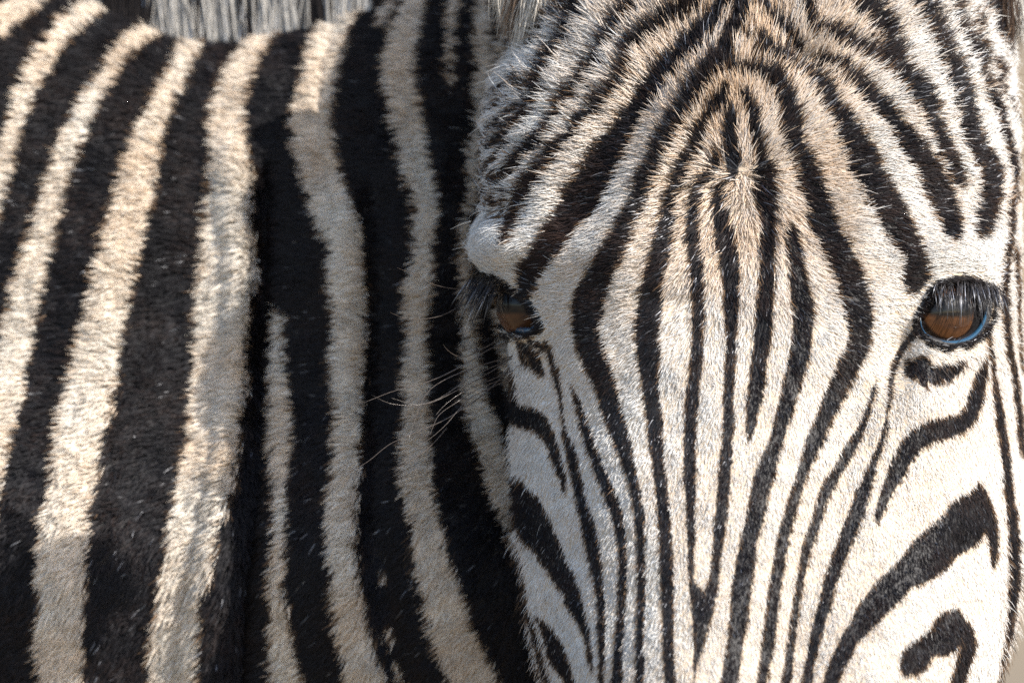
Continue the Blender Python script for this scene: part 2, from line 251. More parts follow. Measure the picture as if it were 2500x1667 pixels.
vv = np.concatenate([np.linspace(-640, -160, 40, endpoint=False), np.linspace(-160, 1800, 560, endpoint=False), np.linspace(1800, 2840, 60)])
NV = len(vv)
def interp_s(x, xp, fp):
    """smooth (monotone-ish cubic) interpolation"""
    x = np.asarray(x, float); i = np.clip(np.searchsorted(xp, x) - 1, 0, len(xp) - 2)
    m = np.gradient(fp, xp); h = xp[i + 1] - xp[i]; t = np.clip((x - xp[i]) / h, 0, 1)
    return (2*t**3-3*t**2+1)*fp[i] + (t**3-2*t**2+t)*h*m[i] + (-2*t**3+3*t**2)*fp[i+1] + (t**3-t**2)*h*m[i+1]
cols = [interp_s(vv, HT[:, 0], HT[:, k]) for k in range(8)]
uL, uC, uR, yC, dL, dR, ex = [c[:, None] for c in cols[1:]]
ang = np.concatenate([np.linspace(-90, 90, 560, endpoint=False), np.linspace(90, 270, 80, endpoint=False)])
NA = len(ang); A = np.radians(ang)[None, :]
sa, ca = np.sin(A), np.cos(A)
st = np.sign(sa) * np.abs(sa) ** (2 / ex); ct = np.sign(ca) * np.abs(ca) ** (2 / ex)
U = uC + np.where(st < 0, st * (uC - uL), st * (uR - uC))
dd = dL + (dR - dL) * (0.5 + 0.5 * st)
Yd = yC + dd - np.where(ct > 0, ct * dd, ct * 420)
V = np.broadcast_to(vv[:, None], U.shape)
front = np.clip(ct, 0, 1) ** 0.5
def gauss_line(u, v, pts, wd):
    q = catmull([(a, b, 0) for a, b in pts], 12)
    d = np.full(u.shape, 1e9)
    for a, b, _ in q: d = np.minimum(d, np.hypot(u - a, v - b))
    return np.exp(-(d / wd) ** 2)
# relief of the face (depths in photo pixels, towards the back positive)
rel = np.zeros(U.shape)
rel += 42 * gauss_line(U, V, [(1790,-120),(1740,20),(1660,110),(1590,210),(1530,300),(1470,400),(1400,500)], 62)      # groove beside the brow muscle
rel -= 26 * gauss_line(U, V, [(1830,-100),(1790,60),(1720,200),(1640,320),(1560,460),(1490,600)], 60)
rel += 26 * gauss_line(U, V, [(1960,150),(1900,60),(1850,-60)], 50)
rel -= 24 * gauss_line(U, V, [(1985,100),(2040,10),(2090,-90)], 55)
rel -= 55 * np.exp(-((U - 1215) / 70) ** 2 - ((V - 590) / 48) ** 2)
rel -= 60 * np.exp(-((U - 2360) / 110) ** 2 - ((V - 610) / 55) ** 2)
rel += 50 * np.exp(-((U - 1215) / 60) ** 2 - ((V - 510) / 40) ** 2)
rel += 45 * np.exp(-((U - 2300) / 110) ** 2 - ((V - 470) / 90) ** 2)
rel -= 40 * np.exp(-((U - 2330) / 110) ** 2 - ((V - 850) / 60) ** 2)
rel -= 30 * np.exp(-((U - 1280) / 60) ** 2 - ((V - 850) / 60) ** 2)
rel += 70 * np.exp(-((U - 2190) / 50) ** 2 - ((V - 860) / 90) ** 2)        # tear groove
rel += 40 * np.exp(-((U - 1345) / 35) ** 2 - ((V - 880) / 80) ** 2)
rel -= 75 * gauss_line(U, V, [(2290,980),(2330,1150),(2320,1300),(2240,1480),(2150,1667)], 110)   # facial crest
rel += 34 * gauss_line(U, V, [(2345,1330),(2315,1480),(2260,1580)], 26)
rel -= 25 * np.exp(-((U - 2435) / 40) ** 2 - ((V - 150) / 70) ** 2)
rel += 50 * gauss_line(U, V, [(2080,1000),(2050,1150),(1990,1350),(1930,1600)], 90)
rel += 12 * vnoise(U, V, 120, 3) + 4 * vnoise(U, V, 45, 4)
Yd = Yd + rel * front
HP = P(U, V, Yd)
def grid_normals(G, wrap):
    if wrap: dv = np.roll(G, -1, 1) - np.roll(G, 1, 1)
    else: dv = np.gradient(G, axis=1)
    du = np.gradient(G, axis=0)
    n = np.cross(du, dv); n /= np.linalg.norm(n, axis=-1, keepdims=True) + 1e-12
    return n
HN = grid_normals(HP, True)
if HN[300, 280, 1] > 0: HN = -HN
# eye openings: lids pushed out, sockets sunk
for poly, k in ((EYE_R, 1.0), (EYE_L, 1.0)):
    e = polydist(U, V, poly); e = np.where(ct > -0.05, e, 1e9)
    HP = HP - HN * (85 * PX * smooth(2, -14, e))[..., None]
    HP = HP + HN * (13 * PX * np.exp(-((e - 13) / 10) ** 2))[..., None]
HN = grid_normals(HP, True)
if HN[300, 280, 1] > 0: HN = -HN
hidx = np.arange(NV * NA).reshape(NV, NA); hn = np.roll(hidx, -1, 1)
hf = np.stack([hidx[:-1], hn[:-1], hn[1:], hidx[1:]], -1).reshape(-1, 4)

# ------------------------------------------------------------------ zebra: neck and shoulder surface
NTb = np.array([  # u, crest v, belly v, front depth, half thickness
 (-1500,-420,3300,1120,900),(-900,-330,3200,1010,860),(-400,-210,3000,950,800),(0,-110,2800,925,740),(200,-20,2700,917,700),(330,30,2650,912,680),(450,72,2600,908,660),
 (700,50,2500,895,620),(900,-5,2450,870,600),(1100,-80,2400,850,590),(1300,-160,2350,850,580),(1600,-260,2250,850,560),(1900,-300,2100,850,500),(2100,-200,1900,880,380),(2200,200,1500,1000,150)], float)
uu = np.linspace(-1500, 2200, 300)
nc = [interp_s(uu, NTb[:, 0], NTb[:, k])[:, None] for k in range(5)]
# finer where the photograph looks
bang = np.concatenate([np.linspace(-90, 90, 300, endpoint=False), np.linspace(90, 270, 60, endpoint=False)]); B = np.radians(bang)[None, :]
sb, cb = np.sin(B), np.cos(B); exn = 2.6
sbt = np.sign(sb) * np.abs(sb) ** (2 / exn); cbt = np.sign(cb) * np.abs(cb) ** (2 / exn)
vc, vh = (nc[1] + nc[2]) / 2, (nc[2] - nc[1]) / 2
NVv = vc + vh * sbt; NU = np.broadcast_to(nc[0], NVv.shape)
NY = nc[3] + nc[4] - cbt * nc[4]
nf = np.clip(cbt, 0, 1) ** 0.5
nrel = -20 * smooth(200, 700, NVv) - 110 * smooth(720, 1180, NVv) - 90 * np.exp(-((NVv - 1350) / 260) ** 2) + 12 * vnoise(NU, NVv, 260, 11) + 5 * vnoise(NU, NVv, 90, 12)
nrel += 62 * gauss_line(NU, NVv, [(660,420),(655,600),(650,800),(640,1100),(612,1400),(590,1750)], 26)
nrel += 12 * gauss_line(NU, NVv, [(556,560),(560,800),(535,1050),(505,1250),(450,1500),(430,1750)], 12)
nrel += 20 * gauss_line(NU, NVv, [(830,60),(800,200),(795,350),(830,520)], 16) + 18 * gauss_line(NU, NVv, [(1040,20),(1010,180),(1020,330),(1050,480)], 16)
nrel += 25 * gauss_line(NU, NVv, [(930,500),(940,900),(930,1300),(990,1700)], 40) - 20 * gauss_line(NU, NVv, [(850,500),(850,900),(830,1200),(870,1600)], 45)
nrel -= 30 * gauss_line(NU, NVv, [(330,300),(260,800),(180,1300),(140,1700)], 110)       # skin fold
nrel -= 40 * gauss_line(NU, NVv, [(570,380),(590,600),(585,800),(555,1100),(520,1400),(490,1750)], 45)
NP_ = P(NU, NVv, NY + nrel * nf)
NN = grid_normals(NP_, True)
if NN[150, 150, 1] > 0: NN = -NN
nidx = np.arange(NP_.shape[0] * NP_.shape[1]).reshape(NP_.shape[:2]); nn2 = np.roll(nidx, -1, 1)
nfc = np.stack([nidx[:-1], nn2[:-1], nn2[1:], nidx[1:]], -1).reshape(-1, 4)

# ------------------------------------------------------------------ ears: a curled leaf each, above the picture
def ear_grid(base, tip, width, side, ny=60, na=48):
    """closed cupped ear; base and tip are (u, v, y)"""
    b = P(*base); t = P(*tip); ax = t - b; L = np.linalg.norm(ax); ax = ax / L
    out = np.array([side * 0.35, -0.93, 0.0]); out -= ax * (out @ ax); out /= np.linalg.norm(out)   # opening faces forward and outward
    lat = np.cross(ax, out)
    s = np.linspace(0, 1, ny)[:, None]
    wd = width * PX * (0.62 + 0.9 * s - 0.2 * s**2) * np.sqrt(np.clip(1 - s ** 3.2, 0, 1)) 
    th = np.linspace(0, 2 * np.pi, na, endpoint=False)[None, :]
    # a crescent: back surface round, front surface hollow
    x = np.sin(th) * wd; c = np.cos(th)
    back = -c * wd * 0.85; frontw = -c * wd * (0.85 - 1.35 * smooth(0.1, 0.45, s))
    yv = np.where(c < 0, back, np.where(c > 0, np.maximum(-wd, -frontw * 0 + (wd * 0.85 * (1 - 1.55 * smooth(0.08, 0.4, s)) * c) * -1), 0))
    G = b + ax * (s * L)[..., None] + lat * x[..., None] - out * yv[..., None]
    return G
EARS = [ear_grid((1400,-30,520), (1225,-235,590), 110, -1), ear_grid((2430,-60,560), (2620,-640,640), 115, 1)]

# ------------------------------------------------------------------ skin material and the body mesh
m_skin, stt, sb_ = mat('zebra_hide')
at = stt.nodes.new('ShaderNodeAttribute'); at.attribute_name = 'coat'; at.attribute_type = 'GEOMETRY'
nz = stt.nodes.new('ShaderNodeTexNoise'); nz.inputs['Scale'].default_value = 900; bp = stt.nodes.new('ShaderNodeBump'); bp.inputs['Strength'].default_value = 0.5; bp.inputs['Distance'].default_value = 0.001
stt.links.new(at.outputs['Color'], sb_.inputs['Base Color']); stt.links.new(nz.outputs['Fac'], bp.inputs['Height']); stt.links.new(bp.outputs['Normal'], sb_.inputs['Normal'])
sb_.inputs['Roughness'].default_value = 0.55
CREAM = np.array([0.62, 0.50, 0.37]); BLACK = np.array([0.014, 0.012, 0.012]); LID = np.array([0.012, 0.011, 0.012])
hu, hv = chart(HP); hd = head_dark(hu, hv); eR = polydist(hu, hv, EYE_R); eL = polydist(hu, hv, EYE_L)
hc = np.where((hd < 0)[..., None], BLACK, CREAM * 0.8)
lidm = (np.minimum(eR, eL) < 20)
hc = np.where(lidm[..., None], LID, hc)
nu, nv_ = chart(NP_); ncl = np.where((neck_dark(nu, nv_) < 0)[..., None], BLACK, CREAM * 0.7)
verts = [HP.reshape(-1, 3), NP_.reshape(-1, 3)]; faces = [hf, nfc + HP.reshape(-1, 3).shape[0]]
colr = [hc.reshape(-1, 3), ncl.reshape(-1, 3)]
body = mesh_obj('body', np.vstack(verts), np.vstack(faces), m_skin, zebra)
ca_ = body.data.color_attributes.new('coat', 'FLOAT_COLOR', 'POINT')
cc = np.ones((len(body.data.vertices), 4), np.float32); cc[:, :3] = np.vstack(colr); ca_.data.foreach_set('color', cc.ravel())
for G in EARS:
    k, a_ = G.shape[:2]; ii = np.arange(k * a_).reshape(k, a_); jj = np.roll(ii, -1, 1)
    ef = np.stack([ii[:-1], jj[:-1], jj[1:], ii[1:]], -1).reshape(-1, 4)
    eo = mesh_obj('ear', G.reshape(-1, 3), ef, m_skin, zebra)
    s = np.linspace(0, 1, k)
    band = np.where((s > 0.22) & (s < 0.38) | (s > 0.55) & (s < 0.9), 1, 0)
    ecol = np.where(band[:, None, None] > 0, BLACK, CREAM * 1.1) * np.ones((k, a_, 1))
    q = eo.data.color_attributes.new('coat', 'FLOAT_COLOR', 'POINT'); cc = np.ones((k * a_, 4), np.float32); cc[:, :3] = ecol.reshape(-1, 3); q.data.foreach_set('color', cc.ravel())

# ------------------------------------------------------------------ hair
def hair_material(name, rough=0.45, spec=0.04, gloss=0.30):
    m, t, b = mat(name)
    a = t.nodes.new('ShaderNodeAttribute'); a.attribute_name = 'hair_colour'; a.attribute_type = 'GEOMETRY'
    t.links.new(a.outputs['Color'], b.inputs['Base Color'])
    b.inputs['Roughness'].default_value = rough; b.inputs['Specular IOR Level'].default_value = spec
    hb = t.nodes.new('ShaderNodeBsdfHair'); hb.component = 'Reflection'; hb.inputs['Color'].default_value = (0.9, 0.92, 1.0, 1)
    hb.inputs['RoughnessU'].default_value = 0.12; hb.inputs['RoughnessV'].default_value = 0.35; hb.inputs['Offset'].default_value = math.radians(-5)
    ms = t.nodes.new('ShaderNodeMixShader'); ms.inputs['Fac'].default_value = gloss
    gm = t.nodes.new('ShaderNodeMath'); gm.operation = 'MULTIPLY'; gm.inputs[1].default_value = gloss; t.links.new(a.outputs['Alpha'], gm.inputs[0]); t.links.new(gm.outputs[0], ms.inputs['Fac'])
    t.links.new(b.outputs[0], ms.inputs[1]); t.links.new(hb.outputs[0], ms.inputs[2]); t.links.new(ms.outputs[0], t.nodes['Material Output'].inputs['Surface'])
    return m
m_hair = hair_material('coat_hair')
m_lash = hair_material('lash_hair', 0.22, 0.2, 0.5)
def curves_obj(name, pts, rad, colour, material, parent, spark=0.05, sheen=0.018):
    """pts (N, K, 3), rad (N, K), colour (N, 3)"""
    N, K = pts.shape[:2]
    c = bpy.data.hair_curves.new(name); c.add_curves([K] * N)
    c.attributes['position'].data.foreach_set('vector', pts.astype(np.float32).ravel())
    ra = c.attributes.get('radius') or c.attributes.new('radius', 'FLOAT', 'POINT'); ra.data.foreach_set('value', rad.astype(np.float32).ravel())
    ka = c.attributes.new('hair_colour', 'FLOAT_COLOR', 'CURVE'); q = np.ones((N, 4), np.float32); q[:, :3] = colour; q[:, 3] = np.where(rng.random(N) < spark, rng.uniform(0.2, 0.8, N), sheen); ka.data.foreach_set('color', q.ravel())
    c.materials.append(material); o = bpy.data.objects.new(name, c); link(o, parent); o['kind'] = 'stuff'; return o
def sample(G, N3, mask, n):
    """n random points on grid surface G (rows x wrapped columns); mask gives relative density per cell"""
    a = G[:-1]; b = np.roll(G, -1, 1)[:-1]; d = G[1:]
    area = np.linalg.norm(np.cross(b - a, d - a), axis=-1) * mask[:-1]
    cdf = np.cumsum(area.ravel()); idx = np.searchsorted(cdf, rng.random(n) * cdf[-1]); idx = np.minimum(idx, area.size - 1)
    i, j = np.divmod(idx, G.shape[1]); j2 = (j + 1) % G.shape[1]; s = rng.random(n)[:, None]; t = rng.random(n)[:, None]
    f = lambda M: (M[i, j] * (1 - t) + M[i, j2] * t) * (1 - s) + (M[i + 1, j] * (1 - t) + M[i + 1, j2] * t) * s
    p = f(G); nn = f(N3); nn /= np.linalg.norm(nn, axis=1, keepdims=True); return p, nn
def tuft(u, v, s_, seed):
    """offset (in photo pixels) from each root to the middle of its tuft"""
    wu = u + 5 * vnoise(u, v, 21, seed + 1); wv = v + 5 * vnoise(u, v, 21, seed + 2)
    i = np.floor(wu / s_).astype(int); j = np.floor(wv / s_).astype(int); g = np.random.default_rng(seed).uniform(0.15, 0.85, (2, 509, 503))
    return np.stack([(i + g[0, i % 509, j % 503]) * s_ - wu, (j + g[1, i % 509, j % 503]) * s_ - wv], 1)
def grow(p, n, d, length, lift, curl, K=4, off=None):
    """hairs from roots p along tangent direction d; lift = start angle from the skin, flattening towards the tip"""
    t = d - n * np.sum(d * n, 1, keepdims=True); t /= np.linalg.norm(t, axis=1, keepdims=True) + 1e-9
    side = np.cross(n, t); pts = np.empty((len(p), K, 3)); pts[:, 0] = p - n * 0.0004; cur = pts[:, 0].copy()
    for k in range(1, K):
        f = (k - 0.5) / (K - 1); a = lift * (1.25 - 0.8 * f)
        dirv = t * np.cos(a)[:, None] + n * np.sin(a)[:, None] + side * (curl * (f - 0.2))[:, None]
        cur = cur + dirv * (length / (K - 1))[:, None]; pts[:, k] = cur
        if off is not None: g_ = (k / (K - 1)) ** 1.5; pts[:, k] += g_ * PX * np.stack([off[:, 0], 0 * off[:, 0], -off[:, 1]], 1)
    return pts
def hair_colour(dark, u, v, head):
    n = len(dark); r = rng.random(n); r2 = rng.random(n)
    white = np.array([0.735, 0.728, 0.71]) if head else np.array([0.82, 0.77, 0.69]); tan = np.array([0.66, 0.45, 0.27])
    if head:
        tanw = np.clip(0.05 + 0.58 * smooth(950, 420, v) * np.exp(-((u - 1790) / 330) ** 2) + 0.20 * vnoise(u, v, 90, 21) + 0.55 * (r - 0.5), 0, 0.9)
    else:
        tanw = np.clip(0.28 + 0.22 * vnoise(u, v, 120, 22) + 0.5 * (r - 0.5), 0, 1)
    cw = white * (1 - tanw[:, None]) + tan * tanw[:, None]
    cw = cw * (0.80 + 0.25 * r2 ** 0.7 + 0.10 * vnoise(u, v, 13, 24))[:, None]
    bl = np.array([0.010, 0.0095, 0.0115]); br = np.array([0.075, 0.040, 0.026])
    bw = np.clip((0.16 if head else 0.06) + 0.5 * (r - 0.5) + 0.2 * vnoise(u, v, 70, 23), 0, 1) ** 1.6
    if head: bw = np.clip(bw + 0.25 * np.exp(-((u - 1330) / 120) ** 2 - ((v - 560) / 120) ** 2), 0, 1)
    cb = bl * (1 - bw[:, None]) + br * bw[:, None]
    # dusty brown fringe where black meets white
    fr = np.exp(-(dark / 5.0) ** 2) * (r2 < 0.5) * 0.55
    c = np.where((dark < 0)[:, None], cb, cw)
    return c * (1 - fr[:, None]) + np.array([0.36, 0.22, 0.12]) * fr[:, None]

# --- face
NH = 430000
um, vm = chart(HP)
e_all = np.minimum(polydist(um, vm, EYE_R), polydist(um, vm, EYE_L))
def head_len(u, v):
    L = 18 + 21 * smooth(1050, 420, v) + 20 * smooth(380, 40, v) + 14 * np.exp(-((u - 1300) / 150) ** 2) * smooth(650, 400, v)
    L = L + 10 * np.exp(-((u - 1808) / 130) ** 2 - ((v - 430) / 110) ** 2)
    return L
msk = (vm > -170) & (vm < 1830) & (ang[None, :] < 125)
dens = np.where(msk, 1.0 / head_len(um, vm) ** 0.8, 0) * (e_all > 7)
p, n = sample(HP, HN, dens, NH)
u, v = chart(p); L = head_len(u, v)
du = u - 1806 - 22 * vnoise(u, v, 26, 36); dv = v - 428 - 26 * vnoise(u, v, 26, 37)
dv = np.where(dv > 0, dv * (1 - 0.72 * smooth(90, 260, np.abs(du))), dv * (1 - 0.35 * smooth(150, 400, np.abs(du))))
rr = np.hypot(du, dv) + 1e-6
gx, gz = du / rr, dv / rr
wdn = smooth(720, 1220, v) * 0.94
wdn = np.maximum(wdn, smooth(820, 900, v) * smooth(1400, 1250, u) * 0.9)
wdn = np.maximum(wdn, smooth(830, 930, v) * smooth(2170, 2260, u) * 0.95)
gx = gx * (1 - wdn) + wdn * 0.10 * np.tanh((u - 1720) / 200); gz = gz * (1 - wdn) + wdn
jit = 0.26 * vnoise(u, v, 16, 31) + 0.22 * vnoise(u, v, 48, 32) + rng.normal(0, 1, NH) * (0.19 - 0.06 * smooth(800, 1100, v) + 0.7 * np.exp(-((u - 1806) / 42) ** 2 - ((v - 428) / 42) ** 2))
c_, s_ = np.cos(jit), np.sin(jit); gx, gz = gx * c_ - gz * s_, gx * s_ + gz * c_
d = np.stack([gx, np.zeros(NH), -gz], 1)
lift = np.radians(15 + 10 * smooth(700, 300, v)) + rng.normal(0, 0.16, NH) + 0.12 * vnoise(u, v, 20, 33)
lift = np.clip(lift, 0.05, 1.2)
dark = head_dark(u + gx * L * 0.42, v + gz * L * 0.34) - 1.3 - 1.6 * smooth(850, 380, v) + rng.normal(0, 1.6, NH) + 2.0 * vnoise(u, v, 14, 34) + 9 * vnoise(u, v, 9, 38) * np.exp(-((u - 2280) / 80) ** 2 - ((v - 910) / 40) ** 2)
eR_, eL_ = polydist(u, v, EYE_R), polydist(u, v, EYE_L); em = np.minimum(eR_, eL_)
lidhair = em < 24 + 5 * vnoise(u, v, 20, 35)
L = np.where(em < 40, np.minimum(L, 16 + 0.5 * em), L)
dark = np.where(lidhair, -20, dark)
ln = L * PX * rng.uniform(0.65, 1.15, NH) 
ln = np.where(rng.random(NH) < 0.012, ln * 1.6, ln)
stray = ((u < 1300 + 0.25 * np.maximum(v - 1400, 0)) & (v > 880) | (u > 2440) & (v > 1300)) & (rng.random(NH) < 0.04)
ln = np.where(stray, ln * rng.uniform(1.3, 2.3, NH), ln); lift = np.where(stray, lift + rng.uniform(0.2, 0.8, NH), lift)
pts = grow(p, n, d, ln, lift, rng.normal(0, 0.18, NH), 4, tuft(u, v, 9.0, 61) * (0.55 * rng.uniform(0.4, 1.2, NH))[:, None])
w0 = PX * (0.60 + 0.20 * smooth(900, 400, v)) * rng.uniform(0.7, 1.3, NH)
w0 = w0 * np.where(dark < 0, 1.15, 1.0)
rad = w0[:, None] * np.array([1.0, 1.0, 0.8, 0.18])[None]
colr = hair_colour(dark, u, v, True)
colr = np.where(lidhair[:, None], colr * 0.9, colr)
curves_obj('head_fur', pts, rad, colr, m_hair, zebra)

# --- neck and shoulder
NNK = 250000
um, vm = chart(NP_)
msk = (um > -160) & (um < 1420) & (vm > -160) & (vm < 1830) & (bang[None, :] < 60) & (bang[None, :] > -120)
p, n = sample(NP_, NN, msk.astype(float), NNK)
u, v = chart(p)
jit = 0.35 * vnoise(u, v, 26, 41) + 0.3 * vnoise(u, v, 80, 42) + rng.normal(0, 0.15, NNK)
base = np.radians(180 - 8 - 42 * smooth(500, 1500, v) )
a = base + jit; d = np.stack([np.cos(a), np.zeros(NNK), -np.sin(np.pi - a) * 1.0], 1)
lift = np.clip(np.radians(25) + rng.normal(0, 0.15, NNK) + 0.28 * vnoise(u, v, 24, 43), 0.05, 1.2)
dark = neck_dark(u - 20, v + 6) + rng.normal(0, 2.5, NNK) + 5 * vnoise(u * 0.35, v, 9, 44)
ln = PX * 40 * rng.uniform(0.6, 1.2, NNK)
pts = grow(p, n, d, ln, lift, rng.normal(0, 0.2, NNK), 4, tuft(u, v, 15.0, 62) * (0.75 * rng.uniform(0.4, 1.2, NNK))[:, None])
clump = vnoise(u, v, 17, 45) + 0.6 * vnoise(u, v, 40, 46)
rad = (PX * 1.0 * rng.uniform(0.7, 1.3, NNK))[:, None] * np.array([1.0, 1.0, 0.8, 0.2])[None]
curves_obj('neck_fur', pts, rad, hair_colour(dark, u, v, False) * (1 + 0.13 * clump)[:, None], m_hair, zebra, 0.006, 0.03)

# --- mane: stiff upright hair along the crest
NM = 42000
ub = rng.uniform(250, 1500, NM)
ct_v = interp_s(ub, NTb[:, 0], NTb[:, 1]); yb = interp_s(ub, NTb[:, 0], NTb[:, 3]) + interp_s(ub, NTb[:, 0], NTb[:, 4])
hb_ = interp_s(ub, NTb[:, 0], NTb[:, 4]); bv = interp_s(ub, NTb[:, 0], NTb[:, 2]); off_ = rng.uniform(-150, 240, NM)
cq = np.clip(np.abs(off_) / hb_, 0, 0.95); sq = (1 - cq ** 2.6) ** (1 / 2.6); vb_ = (ct_v + bv) / 2 - (bv - ct_v) / 2 * sq
p = P(ub, vb_ - 6, yb - off_)
Lm = PX * rng.uniform(380, 560, NM) * np.where(off_ > 120, rng.uniform(0.15, 0.8, NM), 1)
lean = 0.02 + 0.14 * vnoise(ub, off_, 60, 51) + rng.normal(0, 0.10, NM)
K = 5; pts = np.empty((NM, K, 3)); pts[:, 0] = p
for k in range(1, K):
    f = k / (K - 1); pts[:, k] = p + np.stack([lean * f * Lm, (rng.normal(0, 0.01, NM) + 0.02) * Lm * f, f * Lm], 1)
bands = [(372,478),(498,592),(622,742),(800,905),(960,1040),(1110,1180),(1260,1340)]
ml = np.zeros(NM, bool)
for a_, b_ in bands: ml |= (ub + rng.normal(0, 9, NM) > a_) & (ub + rng.normal(0, 9, NM) < b_)
mc = np.where(ml[:, None], np.array([0.56, 0.53, 0.49]) * rng.uniform(0.45, 1.1, (NM, 1)), np.array([0.02, 0.016, 0.015]))
curves_obj('mane', pts, (PX * 1.5 * rng.uniform(0.7, 1.3, NM))[:, None] * np.array([1, 1, 1, 0.8, 0.2])[None], mc, m_hair, zebra)

# ------------------------------------------------------------------ eyes
m_eye, et, eb = mat('eyeball')
g = et.nodes.new('ShaderNodeTexCoord'); sep = et.nodes.new('ShaderNodeSeparateXYZ'); et.links.new(g.outputs['Object'], sep.inputs[0])
# local +Z is the gaze; a stretched angle makes the wide pupil
def math_node(op, a=None, b=None):
    n_ = et.nodes.new('ShaderNodeMath'); n_.operation = op
    for k, s_ in enumerate((a, b)):
        if s_ is None: continue
        if isinstance(s_, (int, float)): n_.inputs[k].default_value = s_
        else: et.links.new(s_, n_.inputs[k])
    return n_.outputs[0]
rx = math_node('POWER', sep.outputs['X'], 2.0); ry = math_node('POWER', sep.outputs['Y'], 2.0)
rr_ = math_node('SQRT', math_node('ADD', rx, ry))
pup = math_node('SQRT', math_node('ADD', math_node('MULTIPLY', rx, 0.32), math_node('MULTIPLY', ry, 2.6)))
ramp = et.nodes.new('ShaderNodeValToRGB'); e_ = ramp.color_ramp.elements
e_[0].position = 0.0; e_[0].color = (0.16, 0.070, 0.030, 1); e_[1].position = 1.0; e_[1].color = (0.10, 0.13, 0.17, 1)
for pos, col in ((0.42, (0.085, 0.036, 0.016, 1)), (0.60, (0.17, 0.075, 0.032, 1)), (0.64, (0.018, 0.009, 0.006, 1)), (0.73, (0.010, 0.008, 0.008, 1)), (0.84, (0.012, 0.012, 0.014, 1)), (0.88, (0.05, 0.09, 0.13, 1))):
    k_ = e_.new(pos); k_.color = col
rs = math_node('DIVIDE', rr_, 0.024)
et.links.new(rs, ramp.inputs['Fac'])
nz = et.nodes.new('ShaderNodeTexNoise'); nz.inputs['Scale'].default_value = 420; nz.inputs['Detail'].default_value = 4
et.links.new(g.outputs['Object'], nz.inputs['Vector'])
mx = et.nodes.new('ShaderNodeMix'); mx.data_type = 'RGBA'; mx.blend_type = 'MULTIPLY'; mx.inputs['Factor'].default_value = 0.7
et.links.new(ramp.outputs['Color'], mx.inputs['A']); et.links.new(nz.outputs['Fac'], mx.inputs['B'])
pm = et.nodes.new('ShaderNodeMix'); pm.data_type = 'RGBA'; pm.inputs['A'].default_value = (0.006, 0.005, 0.005, 1)
pf = et.nodes.new('ShaderNodeMapRange'); pf.inputs['From Min'].default_value = 0.0078; pf.inputs['From Max'].default_value = 0.0105
et.links.new(pup, pf.inputs['Value']); et.links.new(pf.outputs['Result'], pm.inputs['Factor']); et.links.new(mx.outputs['Result'], pm.inputs['B'])
et.links.new(pm.outputs['Result'], eb.inputs['Base Color']); eb.inputs['Roughness'].default_value = 0.4; eb.inputs['Specular IOR Level'].default_value = 0.15
eb.inputs['Coat Weight'].default_value = 0.55; eb.inputs['Coat Roughness'].default_value = 0.03; eb.inputs['Coat IOR'].default_value = 1.5
def nearest(uq, vq):
    q = np.hypot(U - uq, V - vq) + np.where(ct > -0.05, 0, 1e9); k = np.unravel_index(np.argmin(q), q.shape); return k
def surf0(uq, vq):
    k = nearest(uq, vq); return P(U[k], V[k], Yd[k])
def make_eye(centre, r, gaze):
    ni_, nj_ = 48, 64; th = np.linspace(0, np.pi, ni_)[:, None]; ph = np.linspace(0, 2 * np.pi, nj_, endpoint=False)[None]
    x = np.sin(th) * np.cos(ph); y = np.sin(th) * np.sin(ph); z = np.cos(th) + 0 * ph
    bulge = 1 + 0.06 * np.exp(-(np.arccos(np.clip(z, -1, 1)) / 0.5) ** 2)
    S = np.stack([x, y, z], -1) * (r * PX * bulge)[..., None]
    ii = np.arange(ni_ * nj_).reshape(ni_, nj_); jj = np.roll(ii, -1, 1)
    f = np.stack([ii[:-1], ii[1:], jj[1:], jj[:-1]], -1).reshape(-1, 4)
    o = mesh_obj('eye', S.reshape(-1, 3), f, m_eye, zebra)
    o.rotation_euler = mathutils.Vector(gaze).to_track_quat('Z', 'Y').to_euler()
    o.location = mathutils.Vector(centre) - zebra.location
    return o
kR = nearest(2330, 764); pR0 = surf0(2330, 764); nR0 = np.array([0.55, -0.82, 0.05]); nR0 /= np.linalg.norm(nR0)
make_eye(pR0 - nR0 * 88 * PX, 100, (0.48, -0.85, 0.22))
pL0 = P(1293, 750, surf0(1250, 752)[1] / PX + 10)
make_eye(pL0, 82, (-0.60, -0.78, 0.15))

